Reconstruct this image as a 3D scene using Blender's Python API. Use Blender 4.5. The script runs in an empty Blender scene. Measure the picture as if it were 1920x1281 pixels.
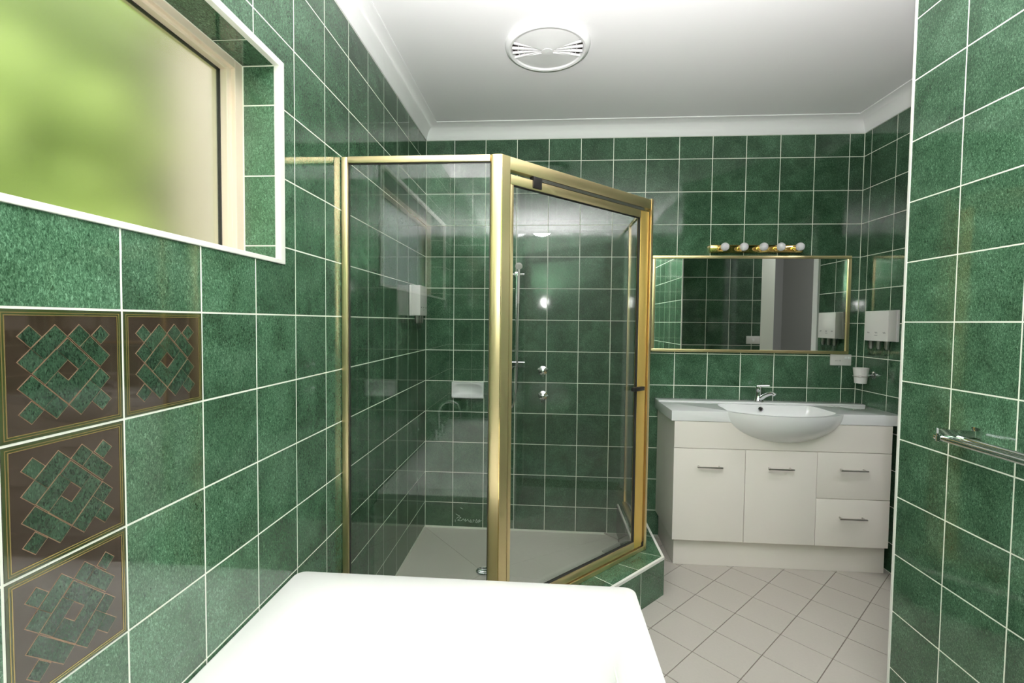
import bpy, bmesh, math, random
from mathutils import Vector, Matrix, Euler
random.seed(7)
S = bpy.context.scene
C = S.collection
ZO = 1.36                      # the measured frame has z = 0 at a tile joint 1.36 m above the floor
PI = math.pi

# ------------------------------------------------------------------ camera, sky, lights, exposure
def make_camera():
    cd = bpy.data.cameras.new('camera'); co = bpy.data.objects.new('camera', cd); C.objects.link(co)
    yaw, pit, rol, f = 0.0715, -0.0385, 0.0106, 879.464
    fw = Vector((-math.sin(yaw)*math.cos(pit), math.cos(yaw)*math.cos(pit), math.sin(pit)))
    rt = Vector((math.cos(yaw), math.sin(yaw), 0)); up = rt.cross(fw)
    r2 = rt*math.cos(rol) + up*math.sin(rol); u2 = -rt*math.sin(rol) + up*math.cos(rol)
    m = Matrix((r2, u2, -fw)).transposed().to_4x4()
    m.translation = Vector((0.7692, -2.9969, -0.0136 + ZO))
    co.matrix_world = m
    cd.sensor_width = 36; cd.lens = f*36/1920; cd.sensor_fit = 'HORIZONTAL'
    cd.shift_x = 2.1656/1920; cd.shift_y = -2.83/1920
    cd.clip_start = 0.01; cd.clip_end = 200
    S.camera = co
make_camera()

S.view_settings.view_transform = 'Standard'; S.view_settings.look = 'None'
S.view_settings.gamma = 1; S.view_settings.use_curve_mapping = False
S.view_settings.exposure = 0.12
S.cycles.use_denoising = True
S.cycles.max_bounces = 10; S.cycles.diffuse_bounces = 5; S.cycles.glossy_bounces = 6
S.cycles.transmission_bounces = 8; S.cycles.transparent_max_bounces = 16
S.cycles.sample_clamp_indirect = 6

W = bpy.data.worlds.new('sky'); S.world = W; W.use_nodes = True
wn = W.node_tree.nodes; wl = W.node_tree.links
bg = wn['Background']; bg.inputs['Color'].default_value = (0.86, 0.93, 1.0, 1); bg.inputs['Strength'].default_value = 2.25

def lamp(name, kind, loc, energy, color=(1, 1, 1), target=None, **kw):
    d = bpy.data.lights.new(name, kind); o = bpy.data.objects.new(name, d); C.objects.link(o)
    d.energy = energy; d.color = color
    for k, v in kw.items(): setattr(d, k, v)
    o.location = (loc[0], loc[1], loc[2] + ZO)
    if target is not None:
        dv = Vector(target) - Vector(loc); o.rotation_euler = dv.to_track_quat('-Z', 'Y').to_euler()
    return o
# the photographer's flash above the lens: most of it thrown up at the ceiling, some of it forwards
FL = (0.764, -2.98, 0.24)
lamp('flash_bounce', 'SPOT', FL, 880, (1.0, 0.95, 0.97), target=(0.88, -2.93, 1.22), spot_size=math.radians(156), spot_blend=0.9, shadow_soft_size=0.05)
lamp('flash_direct', 'SPOT', FL, 22, (1.0, 0.97, 0.95), target=(1.0, 0, -0.5), spot_size=math.radians(150), spot_blend=0.8, shadow_soft_size=0.03)
lamp('sun', 'SUN', (-3, -1, 4), 2.2, (1.0, 0.95, 0.85), target=(-4.2, 0.6, 0), angle=0.05)
lamp('hall_fill', 'POINT', (3.25, -1.2, 0.9), 24, (0.97, 0.98, 1.0), shadow_soft_size=0.12)  # added fill with no visible source, brightens the hall in the mirror

# ------------------------------------------------------------------ materials
def mat(name):
    m = bpy.data.materials.new(name); m.use_nodes = True
    return m, m.node_tree.nodes, m.node_tree.links, m.node_tree.nodes['Principled BSDF']
def plain(name, col, rough=0.5, metal=0.0, spec=0.5, bump=0.0, bscale=60, var=0.0, coat=0.0):
    m, n, l, p = mat(name)
    p.inputs['Base Color'].default_value = (*col, 1); p.inputs['Roughness'].default_value = rough
    p.inputs['Metallic'].default_value = metal; p.inputs['Specular IOR Level'].default_value = spec
    p.inputs['Coat Weight'].default_value = coat
    tc = n.new('ShaderNodeTexCoord'); nz = n.new('ShaderNodeTexNoise'); nz.inputs['Scale'].default_value = bscale
    l.new(tc.outputs['Object'], nz.inputs['Vector'])
    if var:
        mx = n.new('ShaderNodeMixRGB'); mx.blend_type = 'MIX'
        mx.inputs[1].default_value = (*[c*(1-var) for c in col], 1); mx.inputs[2].default_value = (*[min(1, c*(1+var)) for c in col], 1)
        l.new(nz.outputs['Fac'], mx.inputs[0]); l.new(mx.outputs[0], p.inputs['Base Color'])
    if bump:
        b = n.new('ShaderNodeBump'); b.inputs['Strength'].default_value = bump; b.inputs['Distance'].default_value = 0.002
        l.new(nz.outputs['Fac'], b.inputs['Height']); l.new(b.outputs[0], p.inputs['Normal'])
    return m
def ramp(n, stops):
    r = n.new('ShaderNodeValToRGB'); e = r.color_ramp.elements
    e[0].position, e[0].color = stops[0][0], (*stops[0][1], 1); e[1].position, e[1].color = stops[-1][0], (*stops[-1][1], 1)
    for pos, c in stops[1:-1]:
        x = e.new(pos); x.color = (*c, 1)
    return r
def tile_green(name, k=1.0):
    m, n, l, p = mat(name)
    tc = n.new('ShaderNodeTexCoord'); oi = n.new('ShaderNodeObjectInfo')
    off = n.new('ShaderNodeVectorMath'); off.operation = 'SCALE'; l.new(oi.outputs['Random'], off.inputs['Scale']); off.inputs[0].default_value = (37, 53, 91)
    ad = n.new('ShaderNodeVectorMath'); ad.operation = 'ADD'; l.new(tc.outputs['Object'], ad.inputs[0]); l.new(off.outputs[0], ad.inputs[1])
    n1 = n.new('ShaderNodeTexNoise'); n1.inputs['Scale'].default_value = 9; n1.inputs['Detail'].default_value = 3; n1.inputs['Distortion'].default_value = 0.6
    l.new(ad.outputs[0], n1.inputs['Vector'])
    mp = n.new('ShaderNodeMapping'); mp.inputs['Rotation'].default_value = (0, 0, 0.5); mp.inputs['Scale'].default_value = (1.5, 0.7, 1)
    l.new(ad.outputs[0], mp.inputs['Vector'])
    n2 = n.new('ShaderNodeTexNoise'); n2.inputs['Scale'].default_value = 210; n2.inputs['Detail'].default_value = 5; n2.inputs['Roughness'].default_value = 0.72; n2.inputs['Distortion'].default_value = 1.2
    l.new(mp.outputs[0], n2.inputs['Vector'])
    r1 = ramp(n, [(0.3, (0.031*k, 0.072*k, 0.038*k)), (0.52, (0.045*k, 0.104*k, 0.057*k)), (0.72, (0.064*k, 0.134*k, 0.078*k))])
    l.new(n1.outputs['Fac'], r1.inputs[0])
    r2 = ramp(n, [(0.34, (0.22, 0.30, 0.25)), (0.48, (0.85, 0.87, 0.85)), (0.56, (1.35, 1.3, 1.35)), (0.68, (3.6, 2.7, 3.2))])
    l.new(n2.outputs['Fac'], r2.inputs[0])
    mu = n.new('ShaderNodeMixRGB'); mu.blend_type = 'MULTIPLY'; mu.inputs[0].default_value = 0.95
    l.new(r1.outputs[0], mu.inputs[1]); l.new(r2.outputs[0], mu.inputs[2])
    hs = n.new('ShaderNodeHueSaturation'); l.new(mu.outputs[0], hs.inputs['Color'])
    mr = n.new('ShaderNodeMapRange'); mr.inputs[3].default_value = 0.86; mr.inputs[4].default_value = 1.12; l.new(oi.outputs['Random'], mr.inputs[0]); l.new(mr.outputs[0], hs.inputs['Value'])
    l.new(hs.outputs[0], p.inputs['Base Color'])
    p.inputs['Roughness'].default_value = 0.06; p.inputs['Specular IOR Level'].default_value = 0.55
    n3 = n.new('ShaderNodeTexNoise'); n3.inputs['Scale'].default_value = 14; n3.inputs['Detail'].default_value = 1; l.new(ad.outputs[0], n3.inputs['Vector'])
    b = n.new('ShaderNodeBump'); b.inputs['Strength'].default_value = 0.06; b.inputs['Distance'].default_value = 0.004
    l.new(n3.outputs['Fac'], b.inputs['Height']); l.new(b.outputs[0], p.inputs['Normal'])
    return m
def pane_glass(name, tint=(0.975, 0.985, 0.978)):
    m, n, l, p = mat(name); n.remove(p)
    out = n['Material Output']
    g = n.new('ShaderNodeNewGeometry'); mr = n.new('ShaderNodeMapRange'); mr.inputs[3].default_value = 1.64; mr.inputs[4].default_value = 1/1.64
    l.new(g.outputs['Backfacing'], mr.inputs[0])
    fr = n.new('ShaderNodeFresnel'); l.new(mr.outputs[0], fr.inputs['IOR'])
    t = n.new('ShaderNodeBsdfTransparent'); t.inputs[0].default_value = (*tint, 1)
    gl = n.new('ShaderNodeBsdfGlossy'); gl.inputs['Roughness'].default_value = 0.0
    mx = n.new('ShaderNodeMixShader'); l.new(fr.outputs[0], mx.inputs[0]); l.new(t.outputs[0], mx.inputs[1]); l.new(gl.outputs[0], mx.inputs[2])
    l.new(mx.outputs[0], out.inputs[0])
    return m
def frosted(name):
    m, n, l, p = mat(name)
    p.inputs['Base Color'].default_value = (0.95, 0.97, 0.93, 1); p.inputs['Transmission Weight'].default_value = 1
    p.inputs['Roughness'].default_value = 0.22; p.inputs['IOR'].default_value = 1.35
    return m
M = dict(
    tile=tile_green('green_glazed_tile'),
    grout=plain('cream_grout', (0.86, 0.88, 0.78), 0.8, bump=0.3, bscale=300),
    trim=plain('cream_tile_trim', (0.86, 0.86, 0.80), 0.35),
    white=plain('ceiling_paint', (0.84, 0.835, 0.84), 0.85, bump=0.1, bscale=200),
    gloss_white=plain('cornice_paint', (0.86, 0.86, 0.86), 0.6),
    acrylic=plain('white_acrylic', (0.93, 0.925, 0.91), 0.12, coat=0.3),
    ceramic=plain('white_ceramic', (0.86, 0.865, 0.87), 0.05, coat=0.6),
    floor=plain('beige_floor_tile', (0.42, 0.395, 0.355), 0.33, bump=0.12, bscale=90, var=0.04),
    floor_grout=plain('dark_floor_grout', (0.16, 0.13, 0.11), 0.9),
    pan=plain('grey_shower_floor', (0.62, 0.60, 0.535), 0.4, bump=0.1, bscale=120, var=0.05),
    laminate=plain('cream_laminate', (0.88, 0.825, 0.765), 0.38, bump=0.03, bscale=200),
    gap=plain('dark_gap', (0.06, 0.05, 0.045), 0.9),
    gold=plain('pale_gold_anodised', (0.82, 0.67, 0.37), 0.32, 0.95), gold_lit=plain('lit_gold', (0.93, 0.66, 0.20), 0.46, 0.85),  # second gold: light caught by the door stile is put into its colour
    brass=plain('polished_brass', (0.86, 0.62, 0.22), 0.08, 1.0),
    chrome=plain('chrome', (0.82, 0.83, 0.84), 0.06, 1.0),
    nickel=plain('brushed_nickel', (0.55, 0.53, 0.50), 0.28, 1.0),
    black=plain('black_plastic', (0.012, 0.011, 0.010), 0.4),
    rubber=plain('black_seal', (0.02, 0.018, 0.015), 0.6),
    mirror=plain('silvered_mirror', (0.86, 0.88, 0.86), 0.0, 1.0),
    plastic=plain('white_plastic', (0.74, 0.72, 0.70), 0.35),
    ink=plain('grey_print', (0.22, 0.22, 0.22), 0.6),
    bulb=plain('opal_bulb', (0.80, 0.77, 0.81), 0.35),
    cream=plain('cream_window_frame', (0.84, 0.69, 0.55), 0.4),
    hall=plain('hall_wall_paint', (0.40, 0.40, 0.385), 0.85),
    door=plain('door_paint', (0.62, 0.58, 0.54), 0.5),
    glass=pane_glass('clear_glass'), clear=pane_glass('clear_plastic', (0.8, 0.82, 0.82)), frost=frosted('frosted_glass'),
    residue=plain('white_residue', (0.72, 0.80, 0.76), 0.7),
    scale=plain('limescale', (0.56, 0.56, 0.54), 0.7),
    hedge=plain('hedge_leaves', (0.36, 0.46, 0.11), 0.8, bump=1.0, bscale=25, var=0.35),
    lawn=plain('lawn', (0.20, 0.26, 0.06), 0.9, bump=1.0, bscale=60, var=0.3),
    render=plain('garden_wall_render', (0.62, 0.50, 0.40), 0.9, bump=0.4, bscale=80),
    terracotta=plain('terracotta', (0.42, 0.16, 0.10), 0.8),
    decor_base=plain('bronze_lustre_glaze', (0.036, 0.026, 0.017), 0.05, 0.3, var=0.12, bscale=18, coat=0.5),
    decor_edge=plain('olive_glaze', (0.026, 0.040, 0.012), 0.06, 0.1, coat=0.4),
    decor_gold=plain('gold_line', (0.34, 0.26, 0.10), 0.25, 0.7),
    decor_pink=plain('copper_line', (0.27, 0.16, 0.10), 0.3, 0.5),
)
M['decor_green'] = tile_green('green_marbled_glaze', 0.4)

# ------------------------------------------------------------------ mesh helpers
ORG = {}
def box(bm, x0, x1, y0, y1, z0, z1, bev=0.0):
    vs = [bm.verts.new((x, y, z)) for z in (z0, z1) for y in (y0, y1) for x in (x0, x1)]
    fs = [(0, 2, 3, 1), (4, 5, 7, 6), (0, 1, 5, 4), (2, 6, 7, 3), (0, 4, 6, 2), (1, 3, 7, 5)]
    faces = [bm.faces.new([vs[i] for i in f]) for f in fs]
    if bev:
        es = {e for f in faces for e in f.edges}
        bmesh.ops.bevel(bm, geom=list(es), offset=bev, segments=2, profile=0.6, affect='EDGES', clamp_overlap=True)
def obox(bm, o, d, a0, a1, b0, b1, z0, z1, bev=0.0):
    """box along direction d (plan) from point o: a along d, b along the left normal"""
    t = bmesh.new(); box(t, a0, a1, b0, b1, z0, z1, bev)
    ang = math.atan2(d[1], d[0]); mt = Matrix.Translation((o[0], o[1], 0)) @ Matrix.Rotation(ang, 4, 'Z')
    bmesh.ops.transform(t, matrix=mt, verts=t.verts); join(bm, t)
def join(bm, t):
    me = bpy.data.meshes.new('tmp'); t.to_mesh(me); t.free(); bm.from_mesh(me); bpy.data.meshes.remove(me)
def prism(bm, pts, z0, z1):
    a = [bm.verts.new((x, y, z0)) for x, y in pts]; b = [bm.verts.new((x, y, z1)) for x, y in pts]
    n = len(pts); bm.faces.new(a[::-1]); bm.faces.new(b)
    for i in range(n): bm.faces.new((a[i], a[(i+1) % n], b[(i+1) % n], b[i]))
def lathe(bm, prof, origin=(0, 0, 0), axis=(0, 0, 1), seg=24, cap=True):
    """prof: list of (radius, height along axis)"""
    q = Vector((0, 0, 1)).rotation_difference(Vector(axis).normalized()).to_matrix().to_4x4()
    mt = Matrix.Translation(origin) @ q
    rings = []
    for r, h in prof:
        if r < 1e-6: rings.append([bm.verts.new(mt @ Vector((0, 0, h)))])
        else: rings.append([bm.verts.new(mt @ Vector((r*math.cos(2*PI*i/seg), r*math.sin(2*PI*i/seg), h))) for i in range(seg)])
    for A, B in zip(rings, rings[1:]):
        if len(A) == 1 and len(B) == 1: continue
        for i in range(seg):
            j = (i+1) % seg
            if len(A) == 1: bm.faces.new((A[0], B[j], B[i]))
            elif len(B) == 1: bm.faces.new((A[i], A[j], B[0]))
            else: bm.faces.new((A[i], A[j], B[j], B[i]))
    if cap:
        if len(rings[0]) > 1: bm.faces.new(rings[0][::-1])
        if len(rings[-1]) > 1: bm.faces.new(rings[-1])
def tube(bm, pts, r, seg=12, cap=True):
    pts = [Vector(p) for p in pts]; rings = []; n = len(pts)
    rr = r if isinstance(r, (list, tuple)) else [r]*n
    t0 = (pts[1]-pts[0]).normalized(); ref = Vector((0, 0, 1)) if abs(t0.z) < 0.9 else Vector((1, 0, 0))
    u = t0.cross(ref).normalized()
    for i, p in enumerate(pts):
        t = ((pts[min(i+1, n-1)] - pts[i]).normalized() + (pts[i] - pts[max(i-1, 0)]).normalized()).normalized()
        u = (u - t*u.dot(t)).normalized(); v = t.cross(u)
        rings.append([bm.verts.new(p + u*rr[i]*math.cos(2*PI*k/seg) + v*rr[i]*math.sin(2*PI*k/seg)) for k in range(seg)])
    for A, B in zip(rings, rings[1:]):
        for i in range(seg):
            j = (i+1) % seg; bm.faces.new((A[i], A[j], B[j], B[i]))
    if cap: bm.faces.new(rings[0][::-1]); bm.faces.new(rings[-1])
def arc(c, r, a0, a1, n, ux, uy):
    c, ux, uy = Vector(c), Vector(ux), Vector(uy)
    return [c + ux*r*math.cos(a0+(a1-a0)*i/n) + uy*r*math.sin(a0+(a1-a0)*i/n) for i in range(n+1)]
def sphere(bm, c, r, seg=20, rings=12, sc=(1, 1, 1)):
    bmesh.ops.create_uvsphere(bm, u_segments=seg, v_segments=rings, radius=1, matrix=Matrix.Translation(c) @ Matrix.Diagonal((r*sc[0], r*sc[1], r*sc[2], 1)))
TOP = []
def obj(name, bm, m, parent=None, smooth=False, org=None, keep=False):
    """link a bmesh as ONE object; world coordinates in, local ones stored"""
    bmesh.ops.recalc_face_normals(bm, faces=bm.faces)
    me = bpy.data.meshes.new(name); bm.to_mesh(me); bm.free()
    me.materials.append(m)
    o = bpy.data.objects.new(name, me); C.objects.link(o)
    if parent is not None:
        base = ORG[parent]; o.parent = parent; ORG[o] = base
    else:
        base = Vector(org) if org is not None else Vector((0, 0, 0)); o.location = base; ORG[o] = base; TOP.append(o)
    if not keep: me.transform(Matrix.Translation(-base))
    if smooth:
        for pl in me.polygons: pl.use_smooth = True
        try: me.set_sharp_from_angle(angle=math.radians(38))
        except Exception: pass
    return o
def thing(name, label, cat, loc, group=None):
    o = bpy.data.objects.new(name, None); C.objects.link(o); o.location = loc; o.empty_display_size = 0.05
    o['label'] = label; o['category'] = cat
    if group: o['group'] = group
    ORG[o] = Vector(loc); TOP.append(o); return o
def tag(o, label, cat, group=None):
    o['label'] = label; o['category'] = cat
    if group: o['group'] = group
    return o
def struct(name, bm, m, smooth=False):
    o = obj(name, bm, m, smooth=smooth); o['kind'] = 'structure'; return o
def boxo(name, m, parent, *a, bev=0.0, **k):
    bm = bmesh.new(); box(bm, *a, bev=bev); return obj(name, bm, m, parent, smooth=bev > 0, **k)
def copy_tree(o, parent=None):
    c = o.copy(); C.objects.link(c); ORG[c] = ORG[o].copy()
    if parent is not None: c.parent = parent
    else: TOP.append(c)
    for ch in [x for x in C.objects if x.parent == o]: copy_tree(ch, c)
    return c

# ------------------------------------------------------------------ tiles
GAP = 0.0040; P = 0.2
TM = {}
def tile_mesh(w, h, m, t0=-0.006, t1=0.0):
    key = (round(w, 4), round(h, 4), m.name)
    if key not in TM:
        bm = bmesh.new(); c = 0.0005
        a = [bm.verts.new((sx*w/2, sy*h/2, t0)) for sx, sy in ((-1, -1), (1, -1), (1, 1), (-1, 1))]
        b = [bm.verts.new((sx*w/2, sy*h/2, t1-c)) for sx, sy in ((-1, -1), (1, -1), (1, 1), (-1, 1))]
        d = [bm.verts.new((sx*(w/2-c), sy*(h/2-c), t1)) for sx, sy in ((-1, -1), (1, -1), (1, 1), (-1, 1))]
        bm.faces.new(d)
        for A, B in ((a, b), (b, d)):
            for i in range(4): bm.faces.new((A[i], A[(i+1) % 4], B[(i+1) % 4], B[i]))
        me = bpy.data.meshes.new('tile'); bm.to_mesh(me); bm.free(); me.materials.append(m); TM[key] = me
    return TM[key]
def poly_mesh(pts, m, t0=-0.006, t1=0.0):
    bm = bmesh.new(); prism(bm, pts, t0, t1); bmesh.ops.recalc_face_normals(bm, faces=bm.faces)
    me = bpy.data.meshes.new('tile'); bm.to_mesh(me); bm.free(); me.materials.append(m); return me
def frame_of(o, u, v):
    u, v = Vector(u), Vector(v); n = u.cross(v)
    m = Matrix((u, v, n)).transposed().to_4x4(); m.translation = Vector(o); return m
def put(me, parent, mt, name='tile'):
    o = bpy.data.objects.new(name, me); C.objects.link(o); o.parent = parent; o.matrix_basis = mt
    ORG[o] = Vector((0, 0, 0)); return o
def lay(parent, o, u, v, ucuts, vcuts, m, hole=None, skip=(), jit=0.0003, tilt=0.0012):
    fr = frame_of(o, u, v)
    for i, (u0, u1) in enumerate(zip(ucuts, ucuts[1:])):
        for j, (v0, v1) in enumerate(zip(vcuts, vcuts[1:])):
            if (i, j) in skip: continue
            a0, a1, b0, b1 = u0+GAP/2, u1-GAP/2, v0+GAP/2, v1-GAP/2
            if a1-a0 < 0.006 or b1-b0 < 0.006: continue
            poly = None
            if hole:
                h0, h1, k0, k1 = hole
                if a0 < h1 and a1 > h0 and b0 < k1 and b1 > k0:
                    inu, inv_ = (a0 >= h0 and a1 <= h1), (b0 >= k0 and b1 <= k1)
                    if inu and inv_: continue
                    if inu:
                        if b0 < k0: b1 = k0
                        else: b0 = k1
                    elif inv_:
                        if a0 < h0: a1 = h0
                        else: a0 = h1
                    else:                               # an L-shaped tile at a corner of the opening
                        cu = h1 if a0 < h1 < a1 else h0; cv = k0 if b0 < k0 < b1 else k1
                        qs = [(a0, b0), (a1, b0), (a1, b1), (a0, b1)]
                        rm = (a0 if cu == h1 else a1, b1 if cv == k0 else b0)
                        poly = []
                        for q in qs:
                            if abs(q[0]-rm[0]) < 1e-9 and abs(q[1]-rm[1]) < 1e-9:
                                k = qs.index(q); pv = qs[k-1]
                                first = (q[0], cv) if abs(pv[0]-q[0]) < 1e-9 else (cu, q[1])
                                last = (cu, q[1]) if abs(pv[0]-q[0]) < 1e-9 else (q[0], cv)
                                poly += [first, (cu, cv), last]
                            else: poly.append(q)
                    if a1-a0 < 0.006 or b1-b0 < 0.006: continue
            cx, cy = (a0+a1)/2, (b0+b1)/2
            if poly: me = poly_mesh([(x-cx, y-cy) for x, y in poly], m)
            else: me = tile_mesh(a1-a0, b1-b0, m)
            put(me, parent, fr @ Matrix.Translation((cx, cy, random.uniform(-jit, 0))) @ Euler((random.uniform(-1, 1)*tilt, random.uniform(-1, 1)*tilt, 0)).to_matrix().to_4x4())
def cuts(a, b, first):
    """joint positions between a and b on a 0.2 m grid through `first`"""
    k = math.ceil((a - first)/P + 1e-6); r = [a]
    while first + k*P < b - 1e-6: r.append(first + k*P); k += 1
    return r + [b]
ZF, ZT, ZC = -1.36, 1.137, 1.222                 # floor, top of the tiling, ceiling
XR, XP, YP, YR = 2.667, 1.983, -1.313, -3.275     # right wall, partition face, partition end, rear wall
VC = cuts(ZF, ZT, 0.0)
GD = 0.0007                                      # grout sits this far behind the tile faces
# window opening in the left wall
WY0, WY1, WZ0, WZ1 = -3.075, -1.680, 0.160, 0.711
WS = 0.128                                       # sill level, hidden below the trim
TO = 0.023                                       # width of the cream trim round it

# left wall: slab with the window opening
bm = bmesh.new()
box(bm, -0.20, -GD, YR-0.2, WY0, ZF-0.1, 1.4); box(bm, -0.20, -GD, WY1, 0.2, ZF-0.1, 1.4)
box(bm, -0.20, -GD, WY0, WY1, ZF-0.1, WS); box(bm, -0.03, -GD, WY0, WY1, WS, WZ0-0.012); box(bm, -0.20, -GD, WY0, WY1, WZ1, 1.4)
wall_left = struct('wall_left', bm, M['grout'])
LC = cuts(YR, 0.0, -2.1931)
col = {round((u+2.1931)/P): i for i, u in enumerate(LC)}
row = {round(v/P): j for j, v in enumerate(VC)}
decor = [(-1, -1), (0, -1), (-1, -2), (-1, -3), (-2, -4)]
dskip = set()
for k, r in decor:
    u0 = -2.1931 + k*P
    i = min(range(len(LC)), key=lambda q: abs(LC[q]-u0)); j = min(range(len(VC)), key=lambda q: abs(VC[q]-r*P)); dskip.add((i, j))
def flip(cs): return [-c for c in cs][::-1]
HOLE = (WY0-TO, WY1+TO, WZ0-0.0115, WZ1+0.018)
lay(wall_left, (0, 0, 0), (0, 1, 0), (0, 0, 1), LC, VC, M['tile'], hole=HOLE, skip=dskip)      # u x v points into the room

# decorative tiles: bronze lustre ground, gold lines, a basket weave of green marbled pieces
RECT = dict(A=(-.327, -.197, -.055, .196), B=(-.458, -.336, -.052, .060), C=(-.327, -.197, -.190, -.058), D=(-.184, .055, .064, .187),
            E=(-.192, -.065, .203, .332), F=(-.060, .187, .203, .328), G=(-.052, .058, .345, .457), H=(-.188, -.063, -.187, .062),
            I=(.058, .190, -.059, .186), J=(-.058, .187, -.191, -.057), K=(.199, .325, .061, .190), L=(.199, .334, -.194, .059),
            Mm=(.337, .465, -.059, .060), N=(-.187, .060, -.330, -.200), O=(.061, .194, -.331, -.201), Q=(-.051, .068, -.463, -.341))
for k, r in decor:
    uc, vc = -2.1931 + (k+.5)*P, (r+.5)*P
    fr = frame_of((0, 0, 0), (0, 1, 0), (0, 0, 1)) @ Matrix.Translation((uc, vc, 0))
    w = P-GAP
    base = put(tile_mesh(w, w, M['decor_base']), wall_left, fr, 'decor_tile')
    base['label'] = 'bronze glazed tile with a diagonal basket weave of green pieces'
    def sub(name, bm, m):
        bmesh.ops.recalc_face_normals(bm, faces=bm.faces)
        me = bpy.data.meshes.new(name); bm.to_mesh(me); bm.free(); me.materials.append(m)
        o = bpy.data.objects.new(name, me); C.objects.link(o); o.parent = base; ORG[o] = Vector((0, 0, 0)); return o
    def ring(bm, a, b, h):
        for x0, x1, y0, y1 in ((-b, b, a, b), (-b, b, -b, -a), (-b, -a, -a, a), (a, b, -a, a)):
            box(bm, x0*P, x1*P, y0*P, y1*P, -0.001, h)
    bm = bmesh.new(); ring(bm, .449, .488, 0.0003); sub('tile_border', bm, M['decor_edge'])
    bm = bmesh.new(); ring(bm, .461, .467, 0.0006); ring(bm, .441, .448, 0.0006); sub('gold_line', bm, M['decor_gold'])
    s2 = 1/math.sqrt(2)
    lines = bmesh.new()
    for nm, (p0, p1, q0, q1) in RECT.items():
        g = 0.0012
        for e, bmm, h in ((0.0045, lines, 0.0003), (-g, None, 0.0009)):
            pts = [((p+q)*s2*P, (q-p)*s2*P) for p, q in ((p0-e, q0-e), (p1+e, q0-e), (p1+e, q1+e), (p0-e, q1+e))]
            t = bmesh.new(); prism(t, pts, -0.001, h)
            if bmm is None: sub('mosaic_piece', t, M['decor_green'])
            else: join(bmm, t)
    sub('copper_outline', lines, M['decor_pink'])

# back wall
bm = bmesh.new(); box(bm, -0.2, XR+0.2, GD, 0.2, ZF-0.1, 1.4); wall_back = struct('wall_back', bm, M['grout'])
lay(wall_back, (0, 0, 0), (1, 0, 0), (0, 0, 1), cuts(0, XR, 0.1835), VC, M['tile'])
# right wall with the doorway
DY0, DY1, DZ = YP, -0.495, 0.72
bm = bmesh.new()
box(bm, XR+GD, XR+0.11, DY1, 0.2, ZF-0.1, 1.4); box(bm, XR+GD, XR+0.11, DY0-0.1, DY1, DZ, 1.4)
wall_right = struct('wall_right', bm, M['grout'])
lay(wall_right, (XR, 0, 0), (0, -1, 0), (0, 0, 1), flip([0.0])[:0] + [0.0, 0.063, 0.263, 0.44], VC, M['tile'])
lay(wall_right, (XR, 0, 0), (0, -1, 0), (0, 0, 1), [0.44, 0.463, 0.663, 0.863, 1.063, 1.263, 1.313], [v for v in [DZ+0.05]] + [v for v in VC if v > DZ+0.06], M['tile'])
# wall behind the camera
bm = bmesh.new(); box(bm, -0.2, XP+0.1, YR-0.2, YR-GD, ZF-0.1, 1.4); wall_rear = struct('wall_rear', bm, M['grout'])
lay(wall_rear, (0, YR, 0), (-1, 0, 0), (0, 0, 1), flip(cuts(0, XP, 0.1835)), VC, M['tile'])
# the partition: a long face beside the bath and a short end facing the vanity
bm = bmesh.new(); box(bm, XP+GD, XR+0.11, YR-0.2, YP-GD, ZF-0.1, 1.4); wall_part = struct('wall_partition', bm, M['grout'])
lay(wall_part, (XP, 0, 0), (0, -1, 0), (0, 0, 1), [-YP] + [1.5105 + .2*k for k in range(9)] + [-YR], VC, M['tile'])
lay(wall_part, (0, YP, 0), (-1, 0, 0), (0, 0, 1), flip([XP, 2.195, 2.395, 2.592, XR]), VC, M['tile'])
# ceiling and cornice
bm = bmesh.new(); box(bm, -0.2, XR+0.2, YR-0.2, 0.2, ZC, ZC+0.1); struct('ceiling', bm, M['white'])
def cornice(path):
    """cove swept along wall corners: path of (x, y, inward mitre x, inward mitre y)"""
    bm = bmesh.new(); c = ZC-ZT
    prof = [(0.0, 0.0), (0.004, 0.0), (0.005, 0.006)] + [(0.006 + (c-0.012)*(1-math.cos(a)), 0.008 + (c-0.014)*math.sin(a)) for a in [PI/2*i/9 for i in range(10)]] + [(c, c-0.005), (c, c)]
    prof = [(d, h) for d, h in prof]
    rings = [[bm.verts.new((x+mx*d, y+my*d, ZT+h)) for d, h in prof] for x, y, mx, my in path]
    for A, B in zip(rings, rings[1:] + rings[:1]):
        for i in range(len(prof)-1): bm.faces.new((A[i], A[i+1], B[i+1], B[i]))
    return bm
struct('trim_1', cornice([(0, 0, 1, -1), (XR, 0, -1, -1), (XR, YP, -1, 1), (XP, YP, -1, 1), (XP, YR, -1, 1), (0, YR, 1, 1)]), M['gloss_white'], smooth=True)
# edge strip on the partition corner and trim round the window opening
bm = bmesh.new(); box(bm, XP-0.0025, XP+0.008, YP-0.006, YP+0.0045, ZF, ZT, 0.002); struct('trim_2', bm, M['trim'])
bm = bmesh.new()
for y0, y1, z0, z1 in ((WY1-0.0014, WY1+TO, WZ0-0.0115, WZ1+0.018), (WY0-TO, WY0+0.0014, WZ0-0.0115, WZ1+0.018), (WY0, WY1, WZ0-0.0115, WZ0+0.001), (WY0, WY1, WZ1-0.001, WZ1+0.018)):
    box(bm, -0.0125, 0.005, y0, y1, z0, z1, 0.002)
struct('trim_3', bm, M['trim'])

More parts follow.
